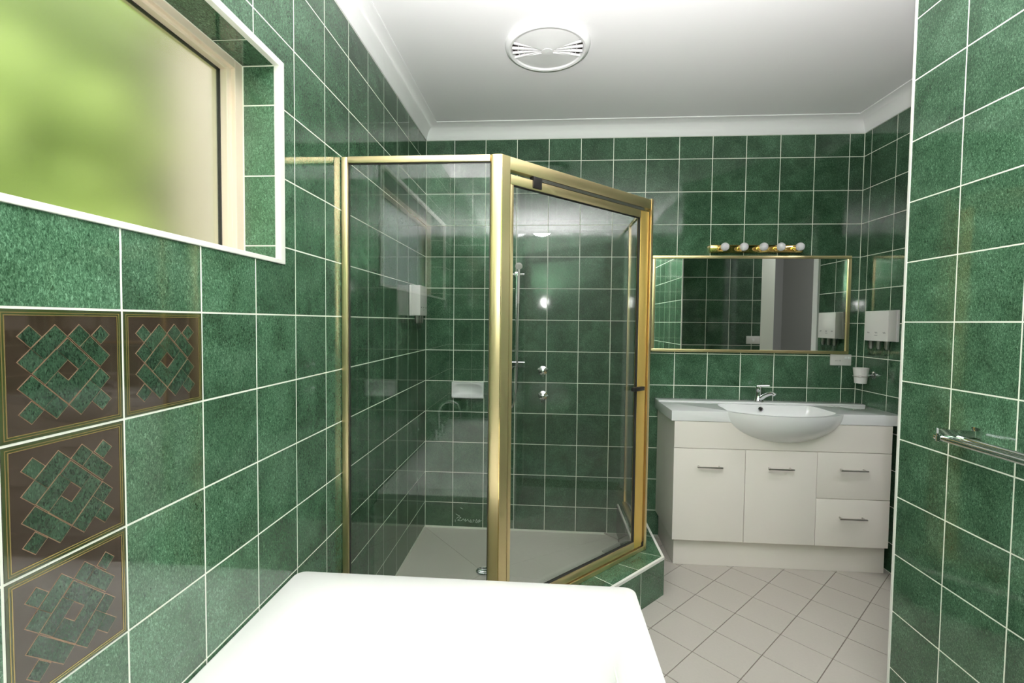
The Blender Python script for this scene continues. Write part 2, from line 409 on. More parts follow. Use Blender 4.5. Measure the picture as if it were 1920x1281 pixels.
# ------------------------------------------------------------------ window
XW = -0.107
bm = bmesh.new()
for y0, y1, z0, z1 in ((WY1-0.032, WY1, WS, WZ1), (WY0, WY0+0.032, WS, WZ1), (WY0+0.0321, WY1-0.0321, WS, WS+0.03), (WY0+0.0321, WY1-0.0321, WZ1-0.022, WZ1)):
    box(bm, -0.175, XW, y0, y1, z0, z1, 0.002)
win = struct('window_1', bm, M['cream'])
bm = bmesh.new()
fy0, fy1, fz0, fz1 = WY0+0.03, WY1-0.03, WS+0.028, WZ1-0.02
for y0, y1, z0, z1 in ((fy1-0.020, fy1, fz0, fz1), (fy0, fy0+0.020, fz0, fz1), (fy0+0.0201, fy1-0.0201, fz0, fz0+0.02), (fy0+0.0201, fy1-0.0201, fz1-0.012, fz1)):
    box(bm, -0.165, XW-0.012, y0, y1, z0, z1, 0.002)
sash = obj('window_sash', bm, M['cream'], win)
gy0, gy1, gz0, gz1 = fy0+0.02, fy1-0.02, fz0+0.02, fz1-0.012
bm = bmesh.new()
for y0, y1, z0, z1 in ((gy1-0.003, gy1, gz0, gz1), (gy0, gy0+0.003, gz0, gz1), (gy0, gy1, gz0, gz0+0.003), (gy0, gy1, gz1-0.003, gz1)):
    box(bm, -0.150, XW-0.031, y0, y1, z0, z1)
obj('glazing_seal', bm, M['rubber'], sash)
boxo('window_pane', M['frost'], win, -0.146, -0.141, gy0+0.001, gy1-0.001, gz0+0.001, gz1-0.001)
# tiled reveals
rv = bmesh.new()
for y0, y1, z0, z1 in ((WY1-0.0003, WY1+0.012, WS-0.01, WZ1+0.01), (WY0-0.012, WY0+0.0003, WS-0.01, WZ1+0.01)): box(rv, -0.19, -0.008, y0, y1, z0, z1)
rvo = struct('wall_reveal', rv, M['grout'])
lay(rvo, (0, WY1-0.0012, 0), (1, 0, 0), (0, 0, 1), [XW+0.002, -0.0105], [WS, 0.2, 0.4, 0.6, WZ1], M['tile'], jit=0, tilt=0)
lay(rvo, (0, 0, WZ1-0.001), (-1, 0, 0), (0, 1, 0), [0.0105, -XW-0.002], [WY0, -2.993, -2.793, -2.593, -2.393, -2.193, -2.0, -1.805, WY1-0.003], M['tile'], jit=0, tilt=0)
lay(rvo, (0, WY0+0.0012, 0), (-1, 0, 0), (0, 0, 1), [0.0105, -XW-0.002], [WS, 0.2, 0.4, 0.6, WZ1], M['tile'], jit=0, tilt=0)
lay(rvo, (0, 0, WS+0.001), (1, 0, 0), (0, 1, 0), [XW+0.002, -0.0105], [WY0, -2.993, -2.793, -2.593, -2.393, -2.193, -1.993, -1.793, WY1-0.003], M['tile'], jit=0, tilt=0)
# garden beyond the frosted glass
bm = bmesh.new(); box(bm, -9, -0.25, -9, 6, -1.62, -1.52); g = obj('lawn', bm, M['lawn']); g['kind'] = 'structure'
bm = bmesh.new()
for i in range(19):
    for j in range(10):
        sphere(bm, (-2.2+random.uniform(-.12, .12), -5.6 + .35*i + random.uniform(-.1, .1), -1.35 + .36*j + random.uniform(-.1, .1)), random.uniform(.27, .38), 12, 8)
box(bm, -2.6, -2.25, -5.8, 1.0, -1.4, 1.9)
hed = tag(obj('hedge', bm, M['hedge'], smooth=True, org=(-1.75, -3.5, -1.52)), 'bright green hedge growing outside the frosted window', 'hedge')
bm = bmesh.new(); box(bm, -1.62, -1.40, -0.12, 1.6, -1.52, 2.6, 0.01)
gw = tag(obj('garden_wall', bm, M['render'], org=(-2, -0.8, -1.52)), 'beige rendered wall outside, right of the hedge', 'wall')

# ------------------------------------------------------------------ doorway and hall (seen in the mirror)
bm = bmesh.new()
box(bm, XR-0.012, XR+0.11, DY1-0.005, DY1+0.055, ZF, DZ+0.05, 0.003); box(bm, XR-0.012, XR+0.11, DY0+0.002, DY1, DZ, DZ+0.05, 0.003)
d1 = struct('door_1', bm, M['gloss_white'])
bm = bmesh.new(); box(bm, XR+0.055, XR+0.068, DY1-0.020, DY1-0.005, ZF, DZ); obj('door_stop', bm, M['gloss_white'], d1)
bm = bmesh.new()
box(bm, 3.90, 4.0, -3.6, 0.4, ZF-0.1, 1.4); box(bm, XR+0.11, 4.0, -3.9, -3.49, ZF-0.1, 1.4); box(bm, XR+0.1, 4.0, 0.2, 0.4, ZF-0.1, 1.4)
box(bm, XR+0.11, 4.0, -3.6, 0.4, 1.1, 1.4); box(bm, XR+0.2, 4.0, -3.9, 0.4, ZF-0.1, ZF-0.005)
struct('wall_hallway', bm, M['hall'])

# ------------------------------------------------------------------ floor
bm = bmesh.new(); prism(bm, [(-.2, YR-.2), (XR+.2, YR-.2), (XR+.2, .2), (1.31, .2), (1.31, -.70), (.70, -1.31), (-.2, -1.31)], ZF-0.12, ZF-0.003); floor = struct('floor', bm, M['floor_grout'])
def clip(poly, rect):
    x0, x1, y0, y1 = rect
    for f, inside in (((0, x0), lambda p: p[0] >= x0), ((0, x1), lambda p: p[0] <= x1), ((1, y0), lambda p: p[1] >= y0), ((1, y1), lambda p: p[1] <= y1)):
        out = []
        for i in range(len(poly)):
            a, b = poly[i-1], poly[i]
            if inside(a) != inside(b):
                t = (f[1]-a[f[0]])/(b[f[0]]-a[f[0]]); out.append((a[0]+t*(b[0]-a[0]), a[1]+t*(b[1]-a[1])))
            if inside(b): out.append(b)
        poly = out
        if not poly: return []
    return poly
PU, PV, s2 = 0.1985, 0.1945, 1/math.sqrt(2)
for i in range(-30, 12):
    for j in range(-2, 26):
        u0, v0 = 0.2275 + i*PU, 1.5465 + (j-6)*PV; g = 0.0018
        q = [((u+v)*s2, (u-v)*s2) for u, v in ((u0+g, v0+g), (u0+g, v0+PV-g), (u0+PU-g, v0+PV-g), (u0+PU-g, v0+g))]
        q = clip(q, (1.0, XR-0.001, YR, -0.001))
        if len(q) < 3: continue
        cx, cy = sum(a for a, b in q)/len(q), sum(b for a, b in q)/len(q)
        if (min(a for a, b in q) > XP and max(b for a, b in q) < YP) or (max(a for a, b in q) < 1.28 and min(b for a, b in q) > -0.6): continue
        me = poly_mesh([(a-cx, b-cy) for a, b in q], M['floor'], -0.006, 0)
        put(me, floor, Matrix.Translation((cx, cy, ZF + random.uniform(-0.0004, 0))))

# ------------------------------------------------------------------ shower hob and base
ZH = -1.17
hx, hy = 1.376, -1.372                    # outer faces of the kerb
dg = hx + 0.668                           # x - y on the outer diagonal
ix, iy, di = 1.245, -1.235, 1.865
outer = [(0, hy), (dg+hy, hy), (hx, hx-dg), (hx, 0)]
inner = [(ix, 0), (ix, ix-di), (di+iy, iy), (0, iy)]
bm = bmesh.new()
t = 0.006
def seg_prism(bm, a, b, c, d, z0, z1): prism(bm, [a, b, c, d], z0, z1)
tc_ = 0.001
o2 = [(0, hy+tc_), (dg+hy-0.4*tc_, hy+tc_), (hx-tc_, hx-dg+0.4*tc_), (hx-tc_, 0)]; i2 = [(ix+tc_, 0), (ix+tc_, ix-di+0.4*tc_), (di+iy-0.4*tc_, iy-tc_), (0, iy-tc_)]
for k in range(3): seg_prism(bm, o2[k], o2[k+1], i2[2-k], i2[3-k], ZF-0.002, ZH-0.0009)
hob = tag(obj('shower_kerb', bm, M['grout'], org=(0, 0, 0)), 'low green tiled kerb round the foot of the shower screen', 'kerb')
def lerp(a, b, s): return (a[0]+(b[0]-a[0])*s, a[1]+(b[1]-a[1])*s)
def quad_tile(pts, z0, z1, parent, name='tile'):
    cx, cy = sum(p[0] for p in pts)/4, sum(p[1] for p in pts)/4
    q = [(x + (cx-x)*0.0, y + (cy-y)*0.0) for x, y in pts]
    me = poly_mesh([(x-cx, y-cy) for x, y in q], M['tile'], z0, z1); put(me, parent, Matrix.Translation((cx, cy, 0)), name)
for k in range(3):
    A, B, D, E_ = outer[k], outer[k+1], inner[2-k], inner[3-k]
    L = math.dist(A, B); n = max(1, round(L/0.2)); gp = GAP/2/L
    for q in range(n):
        s0, s1 = q/n + gp, (q+1)/n - gp
        e0, e1 = 0.013/0.13, 1.0
        pts = [lerp(lerp(A, E_, s) if False else lerp(A, B, s), lerp(E_, D, s), e) for s, e in ((s0, e0), (s1, e0), (s1, e1), (s0, e1))]
        quad_tile(pts, ZH-0.006, ZH, hob)
        # riser tile outside and inside
        for P0, P1, zz in ((A, B, ZF), (E_, D, -1.375)):
            dx, dy = (P1[0]-P0[0])/math.dist(P0, P1), (P1[1]-P0[1])/math.dist(P0, P1)
            nx, ny = (dy, -dx) if P0 is A else (-dy, dx)
            a, b = lerp(P0, P1, s0), lerp(P0, P1, s1)
            quad_tile([(a[0], a[1]), (b[0], b[1]), (b[0]-nx*t, b[1]-ny*t), (a[0]-nx*t, a[1]-ny*t)], zz, ZH-0.013 if P0 is A else ZH-0.008, hob)
bm = bmesh.new()
for k in range(3):
    A, B, D, E_ = outer[k], outer[k+1], inner[2-k], inner[3-k]
    prism(bm, [(A[0], A[1]), (B[0], B[1]), lerp(B, D, .095), lerp(A, E_, .095)], ZH-0.012, ZH+0.001)
    prism(bm, [lerp(A, E_, .92), lerp(B, D, .92), D, E_], ZH-0.010, ZH+0.0008)
o = obj('edge_strip', bm, M['trim'], hob); o['label'] = 'cream edging strip along the outer rim'
# shower floor: four falls to the waste
zs = -1.375; dr = (0.4564, -0.5106)
bm = bmesh.new(); prism(bm, [(0, -1.24), (0.66, -1.24), (1.25, -0.6), (1.25, 0), (0, 0)], zs-0.012, zs-0.006); sf = struct('floor_shower', bm, M['gap'])
corners = [(0.001, -0.001), (1.244, -0.001), (1.244, -0.62), (0.625, -1.234), (0.001, -1.234)]
for k in range(5):
    a, b = corners[k], corners[(k+1) % 5]; cx, cy = (a[0]+b[0]+dr[0])/3, (a[1]+b[1]+dr[1])/3
    bm = bmesh.new(); f = 0.997 if k != 2 else 0.999
    pts = [(a[0], a[1], zs+0.004), (b[0], b[1], zs+0.004), (dr[0], dr[1], zs-0.003)]
    pts = [(cx+(x-cx)*f, cy+(y-cy)*f, z) for x, y, z in pts]
    vt = [bm.verts.new(p) for p in pts]; vb = [bm.verts.new((p[0], p[1], zs-0.009)) for p in pts]
    bm.faces.new(vt); bm.faces.new(vb[::-1])
    for i in range(3): bm.faces.new((vt[i], vt[(i+1) % 3], vb[(i+1) % 3], vb[i]))
    obj('floor_panel', bm, M['pan'], sf)
# pale scale along the left wall and a chalky smear on the back wall
bm = bmesh.new()
ys = [-0.62, -0.72, -0.80, -0.9, -0.97, -1.05, -1.2]; ws = [0.01, 0.07, 0.13, 0.06, 0.12, 0.15, 0.05]
vv = [bm.verts.new((0.004, y, zs+0.0052)) for y in ys] + [bm.verts.new((0.004+w, y, zs+0.0048)) for y, w in zip(ys, ws)]
for i in range(6): bm.faces.new((vv[i], vv[i+1], vv[i+8], vv[i+7]))
obj('scale_stain', bm, M['scale'], sf)
w = thing('floor_waste', 'small round chrome grate in the shower floor', 'drain', (dr[0], dr[1], zs))
bm = bmesh.new(); lathe(bm, [(0.042, 0.0), (0.042, 0.006), (0.034, 0.008), (0.031, 0.006)], (dr[0], dr[1], zs), seg=28); obj('grate_rim', bm, M['chrome'], w, True)
for k in range(4):
    boxo('grate_bar', M['chrome'], w, dr[0]-0.03, dr[0]+0.03, dr[1]-0.024+0.014*k, dr[1]-0.018+0.014*k, zs+0.006, zs+0.009)
# chalky scribble left on the back tiles near the floor
bm = bmesh.new()
def stroke(pts, wd=0.0022):
    for (x0, z0), (x1, z1) in zip(pts, pts[1:]):
        dx, dz = x1-x0, z1-z0; L = math.hypot(dx, dz); nx, nz = -dz/L*wd/2, dx/L*wd/2
        a = [bm.verts.new((x, y, z)) for y in (0.0005, -0.0006) for x, z in ((x0+nx, z0+nz), (x1+nx, z1+nz), (x1-nx, z1-nz), (x0-nx, z0-nz))]
        bm.faces.new(a[4:]); [bm.faces.new((a[i], a[(i+1) % 4], a[4+(i+1) % 4], a[4+i])) for i in range(4)]
def sc(pts): return [(0.19 + x*0.19/100, -1.2 - 0.003 + (y-100)*0.0019) for x, y in pts]
for st in ([(8, 62), (16, 57), (22, 55)], [(10, 46), (18, 52), (26, 50), (20, 44), (14, 40), (24, 38), (30, 41)], [(28, 38), (33, 46), (38, 40), (42, 46), (40, 37), (46, 40), (50, 45), (53, 38)],
           [(54, 36), (60, 44), (62, 38), (57, 35), (66, 35)], [(69, 35), (68, 44), (74, 42)], [(76, 34), (80, 46), (83, 38), (79, 33)], [(85, 33), (86, 42), (92, 45), (88, 36), (97, 43)], [(6, 34), (6, 42)], [(24, 84), (32, 80)]):
    stroke(sc(st))
o = obj('chalk_mark', bm, M['residue'], wall_back); o['label'] = 'chalky white scribble on a low tile'

# ------------------------------------------------------------------ shower screen
YS = -1.27; ZTOP = 0.598; GLD = M['gold']
c0 = (0.6075, YS); c1 = (1.290, -0.607)
dl = math.dist(c0, c1); dd = ((c1[0]-c0[0])/dl, (c1[1]-c0[1])/dl)
sc_ = thing('shower_screen', 'gold framed angled glass shower screen standing on the kerb', 'shower screen', (0.6, -1.0, ZH))
zb = ZH + 0.001
def fr_piece(name, f, m=GLD, bev=0.0025):
    bm = bmesh.new(); f(bm); return obj(name, bm, m, sc_, True)
fr_piece('wall_channel', lambda b: box(b, 0.001, 0.0265, YS, YS+0.032, zb, ZTOP, 0.007))
fr_piece('top_rail', lambda b: box(b, 0.0268, 0.563, YS+0.001, YS+0.030, ZTOP-0.024, ZTOP, 0.002))
fr_piece('bottom_rail', lambda b: box(b, 0.0268, 0.563, YS+0.001, YS+0.030, zb, zb+0.035, 0.002))
# corner post: two faces with a rounded nose on the left one
bm = bmesh.new()
d9 = (-dd[1], dd[0])
prism(bm, [(0.5635, YS+0.034), (0.5635, YS+0.008), (0.5655, YS+0.0045), (0.569, YS+0.002), (0.574, YS+0.0005), (0.581, YS-0.0005), (0.588, YS-0.0008), (0.595, YS-0.0006), (0.602, YS), c0, (c0[0]+dd[0]*0.0385, c0[1]+dd[1]*0.0385), (c0[0]+dd[0]*0.0385+d9[0]*0.032, c0[1]+dd[1]*0.0385+d9[1]*0.032)], zb, ZTOP)
obj('corner_post', bm, GLD, sc_, True)
boxo('post_groove', M['brass'], sc_, 0.6045, 0.6070, YS-0.0008, YS+0.002, zb+0.002, ZTOP-0.002)
boxo('fixed_pane', M['glass'], sc_, 0.0265, 0.5630, YS+0.012, YS+0.018, zb+0.034, ZTOP-0.023)
bm = bmesh.new()
for x0, x1, z0, z1 in ((0.0266, 0.0286, zb+.035, ZTOP-.024), (0.5612, 0.5632, zb+.035, ZTOP-.024), (0.0266, .5632, ZTOP-.0262, ZTOP-.0238), (.0266, .5632, zb+.035, zb+.037)): box(bm, x0, x1, YS+0.009, YS+0.021, z0, z1)
obj('glazing_seal', bm, M['rubber'], sc_)
def dbox(name, m, parent, a0, a1, b0, b1, z0, z1, bev=0.002):
    bm = bmesh.new(); obox(bm, c0, dd, a0, a1, b0, b1, z0, z1, bev); return obj(name, bm, m, parent, bev > 0)
dbox('header_rail', GLD, sc_, 0.039, dl-0.002, 0.000, 0.032, ZTOP-0.048, ZTOP)
dbox('sill_rail', GLD, sc_, 0.039, dl-0.002, 0.000, 0.034, zb, zb+0.022)
dbox('end_jamb', GLD, sc_, dl-0.0015, dl+0.016, -0.001, 0.036, zb, ZTOP+0.006)
# the door: its own frame, pane, pivot block and small black pull
dz0, dz1 = zb+0.028, ZTOP-0.062
bm = bmesh.new(); obox(bm, c0, dd, 0.046, dl-0.0795, 0.005, 0.027, dz1-0.036, dz1, .002); obox(bm, c0, dd, 0.046, dl-0.0795, 0.005, 0.027, dz0, dz0+0.036, .002); obox(bm, c0, dd, 0.046, 0.062, 0.006, 0.026, dz0+0.036, dz1-0.036, .002)
door = obj('door_frame', bm, GLD, sc_, True); door['label'] = 'gold frame of the pivoting glass door'
dbox('door_stile', M['gold_lit'], door, dl-0.079, dl-0.014, 0.005, 0.027, dz0, dz1)
dbox('door_pane', M['glass'], door, 0.060, dl-0.077, 0.013, 0.018, dz0+0.034, dz1-0.034, 0)
bm = bmesh.new()
for a0, a1, z0, z1 in ((0.062, dl-.0795, dz1-.038, dz1-.036), (0.062, dl-.0795, dz0+.036, dz0+.038), (dl-.0815, dl-.0795, dz0+.036, dz1-.036)): obox(bm, c0, dd, a0, a1, 0.008, 0.023, z0, z1)
obj('door_seal', bm, M['rubber'], door)
dbox('pivot_block', M['black'], door, 0.155, 0.200, -0.002, 0.02, dz1-0.030, dz1+0.014, 0.002)
dbox('closer_strip', M['nickel'], door, 0.205, dl-0.06, 0.002, 0.010, dz1+0.001, dz1+0.0125, 0)
bm = bmesh.new(); obox(bm, c0, dd, dl-0.132, dl-0.045, -0.014, 0.0045, -0.345, -0.325, 0.003); obj('pull_handle', bm, M['black'], door, True)
dbox('pivot_foot', M['black'], door, dl-0.020, dl-0.003, 0.003, 0.028, zb+0.0225, zb+0.045, 0.001)
# return side back to the wall
XS = c1[0]
fr_piece('return_post', lambda b: box(b, XS-0.022, XS+0.010, c1[1]+0.018, c1[1]+0.046, zb, ZTOP, 0.002))
fr_piece('return_rail', lambda b: box(b, XS-0.008, XS+0.006, c1[1]+0.0465, -0.024, ZTOP-0.016, ZTOP, 0.002))
fr_piece('return_sill', lambda b: box(b, XS-0.016, XS+0.008, c1[1]+0.0465, -0.024, zb, zb+0.026, 0.002))
fr_piece('return_channel', lambda b: box(b, XS-0.005, XS+0.007, -0.0235, -0.001, zb, ZTOP, 0.002))
boxo('return_pane', M['glass'], sc_, XS-0.003, XS+0.003, c1[1]+0.0460, -0.023, zb+0.025, ZTOP-0.025)

# ------------------------------------------------------------------ bath and its tap
def rrect(x0, x1, y0, y1, r, n=9):
    out = []
    for cx, cy, a in ((x1-r, y1-r, 0), (x0+r, y1-r, PI/2), (x0+r, y0+r, PI), (x1-r, y0+r, 1.5*PI)):
        for i in range(n+1):
            q = a + PI/2*i/n; out.append((cx+r*math.cos(q), cy+r*math.sin(q)))
    return out
ZB = -0.806
bx0, bx1, by0, by1 = 0.002, 1.049, YR+0.002, -1.592
bm = bmesh.new(); rings = []
def ringz(x0, x1, y0, y1, r, z): rings.append([bm.verts.new((x, y, z)) for x, y in rrect(x0, x1, y0, y1, r)])
ringz(bx0, bx1, by0, by1, 0.030, ZB-0.045); ringz(bx0, bx1, by0, by1, 0.030, ZB-0.008)
ringz(bx0+.002, bx1-.002, by0+.002, by1-.002, 0.030, ZB-0.002); ringz(bx0+.007, bx1-.007, by0+.007, by1-.007, 0.029, ZB)
ringz(bx0+.075, bx1-.055, by0+.10, by1-.070, 0.17, ZB+0.001)
ix0, ix1, iy0, iy1 = bx0+.075, bx1-.055, by0+.10, by1-.070
for d, dz, r in ((0.012, -0.003, .18), (0.026, -0.013, .19), (0.038, -0.032, .20), (0.050, -0.075, .21), (0.07, -0.2, .21), (0.095, -0.31, .2), (0.13, -0.36, .19), (0.19, -0.385, .17), (0.27, -0.392, .12)):
    ringz(ix0+d, ix1-d, iy0+d*1.3, iy1-d*1.6, r*.8, ZB+dz)
for A, B in zip(rings, rings[1:]):
    n = len(A)
    for i in range(n): bm.faces.new((A[i], A[(i+1) % n], B[(i+1) % n], B[i]))
bm.faces.new(rings[-1])
bath = obj('bathtub', bm, M['acrylic'], smooth=True, org=((bx0+bx1)/2, (by0+by1)/2, ZF))
tag(bath, 'white built in bathtub in the foreground, against the left wall', 'bathtub')
bm = bmesh.new(); lathe(bm, [(0.034, 0), (0.034, 0.004), (0.02, 0.003), (0.0, 0.003)], ((bx0+bx1)/2, by0+0.62, ZB-0.391), seg=24); obj('bath_waste', bm, M['chrome'], bath, True)
bm = bmesh.new()
box(bm, bx0, bx1-0.016, hy-0.235, hy-0.004-0.205, ZF, ZB-0.047); box(bm, bx1-0.10, bx1-0.016, by0, hy-0.235, ZF, ZB-0.047)
surround = obj('side_panel', bm, M['grout'], bath); surround['label'] = 'green tiled wall under the rim'
lay(surround, (bx1-0.013, 0, 0), (0, 1, 0), (0, 0, 1), [by0] + [-3.193+.2*k for k in range(9)][0:8] + [-1.60], [ZF, -1.2, -1.0, ZB-0.047], M['tile'])
for ch in [x for x in C.objects if x.parent == surround]: ch.matrix_basis = Matrix.Translation(-ORG[surround]) @ ch.matrix_basis
tp = thing('bath_tap', 'chrome swan neck bath tap with two handles on the bathtub rim', 'tap', (0.055, -2.66, ZB+0.001))
bm = bmesh.new(); lathe(bm, [(0.026, 0), (0.026, .006), (.018, .012), (.016, .05), (.012, .06)], (0.055, -2.66, ZB+.001), seg=20); obj('tap_base', bm, M['chrome'], tp, True)
bm = bmesh.new(); tube(bm, [(0.055, -2.66, ZB+.05), (0.055, -2.66, ZB+.17)] + arc((0.130, -2.66, ZB+.17), .075, PI, 0.1, 12, (1, 0, 0), (0, 0, 1)) + [(0.208, -2.66, ZB+.13)], 0.010); obj('spout', bm, M['chrome'], tp, True)
for s in (-1, 1):
    bm = bmesh.new(); lathe(bm, [(0.024, 0), (0.024, .005), (.014, .012), (.012, .04), (.02, .045), (.02, .07), (.012, .076)], (0.055, -2.66+.09*s, ZB+.001), seg=18)
    for q in range(4):
        a = PI/2*q + .4; tube(bm, [(0.055, -2.66+.09*s, ZB+.06), (0.055+.034*math.cos(a), -2.66+.09*s+.034*math.sin(a), ZB+.062)], .006, 8)
    obj('tap_handle', bm, M['chrome'], tp, True)

# ------------------------------------------------------------------ vanity
YV = -0.400
va = thing('vanity_cabinet', 'cream bathroom cabinet with two doors and two drawers under the basin', 'cabinet', (2.05, -0.2, ZF))
cx0, cx1 = 1.484, 2.612
boxo('side_panel', M['laminate'], va, cx0+.002, cx0+.018, YV+.019, -0.004, -1.203, -0.546)
boxo('side_panel', M['laminate'], va, cx1-.018, cx1-.002, YV+.019, -0.004, -1.203, -0.546)
boxo('bottom_panel', M['laminate'], va, cx0+.019, cx1-.019, YV+.019, -0.004, -1.203, -1.187)
boxo('kickboard', M['laminate'], va, 1.505, 2.626, -0.355, -0.004, ZF+0.0005, -1.2035, bev=0.001)
# basin solids: used to shape the top and to cut the fascia
BC = Vector((2.062, -0.245, -0.4865))
def ellipsoid(bm, c, a, b, cz, ex=2.0, seg=64, rg=20, flat=None):
    rings = []
    for i in range(rg+1):
        t = PI/2*i/rg; rr = math.cos(t)**(2/ex if ex > 2 else 1); z = -cz*math.sin(t)
        if i == rg: rings.append([bm.verts.new((c[0], c[1], c[2]-cz))]); break
        ring_ = []
        for k in range(seg):
            q = 2*PI*k/seg; co, si = math.cos(q), math.sin(q)
            x = math.copysign(abs(co)**(2/ex), co)*a*rr; y = math.copysign(abs(si)**(2/ex), si)*b*rr
            if flat is not None: y = min(y, flat)
            ring_.append(bm.verts.new((c[0]+x, c[1]+y, c[2]+z)))
        rings.append(ring_)
    topr = rings[0]
    up_ = [bm.verts.new((v.co.x, v.co.y, c[2]+0.0)) for v in []]
    bm.faces.new(topr)
    for A, B in zip(rings, rings[1:]):
        for k in range(seg):
            j = (k+1) % seg
            if len(B) == 1: bm.faces.new((A[k], A[j], B[0]))
            else: bm.faces.new((A[k], A[j], B[j], B[k]))
    bmesh.ops.recalc_face_normals(bm, faces=bm.faces)
def tmp_obj(bm):
    me = bpy.data.meshes.new('tmp'); bm.to_mesh(me); bm.free(); o = bpy.data.objects.new('tmp', me); C.objects.link(o); return o
def boolean(base, ops_):
    for o, op in ops_:
        md = base.modifiers.new('b', 'BOOLEAN'); md.operation = op; md.object = o; md.solver = 'EXACT'
    bpy.context.view_layer.update()
    dg_ = bpy.context.evaluated_depsgraph_get(); me = bpy.data.meshes.new_from_object(base.evaluated_get(dg_))
    for o in [base] + [o for o, _ in ops_]: bpy.data.objects.remove(o)
    bm = bmesh.new(); bm.from_mesh(me); bpy.data.meshes.remove(me); return bm
BA, BB, BCZ = 0.365, 0.272, 0.196
b1 = bmesh.new(); box(b1, 1.4665, XR-0.004, YV-0.002, -0.003, -0.5425, -0.4865, 0.003)
b2 = bmesh.new(); ellipsoid(b2, BC + Vector((0, 0, -0.0004)), BA, BB, BCZ, 2.0, flat=0.16)
# inside of the bowl: straight at the back, following the bowed rim at the front
ol = [(2.060 + .322*math.cos(a), BC.y + .252*math.sin(a)) for a in [math.radians(-27 - 126*i/36) for i in range(37)]]
ol += [(2.060 - .282, -.30), (2.060 - .279, -.22), (2.060 - .272, -.172), (2.060 - .252, -.151)] + [(2.060 - .24 + .48*i/12, -.1485) for i in range(13)] + [(2.060 + .252, -.151), (2.060 + .272, -.172), (2.060 + .279, -.22), (2.060 + .282, -.30)]
b3 = bmesh.new(); cB = (2.06, -.318); rgs = []
for i in range(15):
    t_ = PI/2*i/14; f_ = math.cos(t_)**.62; z_ = -.4845 - .125*math.sin(t_)**1.0
    if i == 14: rgs.append([b3.verts.new((cB[0], cB[1], z_))]); break
    rgs.append([b3.verts.new((cB[0]+(x-cB[0])*f_, cB[1]+(y-cB[1])*f_, z_)) for x, y in ol])
b3.faces.new(rgs[0])
for A, B in zip(rgs, rgs[1:]):
    for k in range(len(A)):
        j = (k+1) % len(A)
        if len(B) == 1: b3.faces.new((A[k], A[j], B[0]))
        else: b3.faces.new((A[k], A[j], B[j], B[k]))
bmesh.ops.recalc_face_normals(b3, faces=b3.faces)
b4 = bmesh.new(); box(b4, 1.4665, XR-0.004, -0.105, -0.003, -0.500, -0.4795, 0.003)
bm = boolean(tmp_obj(b1), [(tmp_obj(b2), 'UNION'), (tmp_obj(b4), 'UNION'), (tmp_obj(b3), 'DIFFERENCE')])
vt_ = obj('washbasin', bm, M['ceramic'], smooth=True, org=(2.06, -0.2, -0.5425))
tag(vt_, 'white vanity top with a bowed integral basin on the cream cabinet', 'basin')
bm = bmesh.new(); lathe(bm, [(0.009, 0), (0.0135, 0.0), (0.0135, 0.004), (0.009, 0.0045), (0.009, 0.0)], (2.040, -0.160, -0.5095), (0, -1, 0.12), 20, cap=False); obj('overflow_ring', bm, M['chrome'], vt_, True)
bm = bmesh.new(); lathe(bm, [(0.0, 0.0015), (0.0092, 0.0015)], (2.040, -0.160, -0.5095), (0, -1, 0.12), 20, cap=False); obj('overflow_hole', bm, M['black'], vt_)
bm = bmesh.new(); lathe(bm, [(0.022, 0), (0.022, .003), (.016, .002), (0, .002)], (2.055, -0.318, -0.611), seg=20); obj('basin_waste', bm, M['chrome'], vt_, True)
f1 = bmesh.new(); box(f1, cx0, cx1, YV, YV+.018, -0.690, -0.5445, 0.001)
f2 = bmesh.new(); ellipsoid(f2, BC + Vector((0, 0, 0.03)), BA+.006, BB+.006, BCZ+.034, 2.0)
bm = boolean(tmp_obj(f1), [(tmp_obj(f2), 'DIFFERENCE')])
obj('fascia', bm, M['laminate'], va)
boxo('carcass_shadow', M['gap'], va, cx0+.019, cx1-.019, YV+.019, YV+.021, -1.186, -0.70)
def handle(parent, x0, x1, z):
    bm = bmesh.new(); box(bm, x0, x1, YV-.030, YV-.020, z-.004, z+.003, .001)
    for x in (x0+.012, x1-.012): tube(bm, [(x, YV-.0015, z), (x, YV-.022, z)], .004, 8)
    obj('handle', bm, M['nickel'], parent, True)
zt, zbt, zm = -0.6925, -1.2015, -0.9430
dfront = [('door', cx0, 1.8615, zbt, zt, 1.6035, 1.7376, -.787), ('door', 1.8645, 2.2345, zbt, zt, 1.973, 2.1071, -.785),
          ('drawer', 2.2375, cx1, zm+.0015, zt, 2.343, 2.4822, -.781), ('drawer', 2.2375, cx1, zbt, zm-.0015, 2.3469, 2.4867, -1.041)]
for nm, x0, x1, z0, z1, h0, h1, hz in dfront:
    d = boxo(nm, M['laminate'], va, x0, x1, YV, YV+.018, z0, z1, bev=.001); handle(d, h0, h1, hz)
# mixer
mx_ = thing('basin_mixer', 'chrome single lever mixer tap behind the basin', 'tap', (2.064, -0.075, -0.4795))
bm = bmesh.new(); lathe(bm, [(0.030, 0), (0.030, .004), (.024, .010), (.0185, .04), (.0165, .070), (.018, .078), (.0165, .088), (.009, .093)], (2.064, -.075, -.4795), seg=24); obj('mixer_body', bm, M['chrome'], mx_, True)
bm = bmesh.new(); tube(bm, [(2.068, -.085, -.462), (2.085, -.110, -.437), (2.103, -.138, -.420), (2.112, -.153, -.417), (2.118, -.162, -.424)], [.0135, .0125, .0115, .0115, .0105], 14); obj('spout', bm, M['chrome'], mx_, True)
bm = bmesh.new(); tube(bm, [(2.058, -.070, -.388), (2.078, -.082, -.3825), (2.105, -.100, -.379), (2.115, -.106, -.378)], [.009, .0065, .005, .004], 10); obj('lever', bm, M['chrome'], mx_, True)

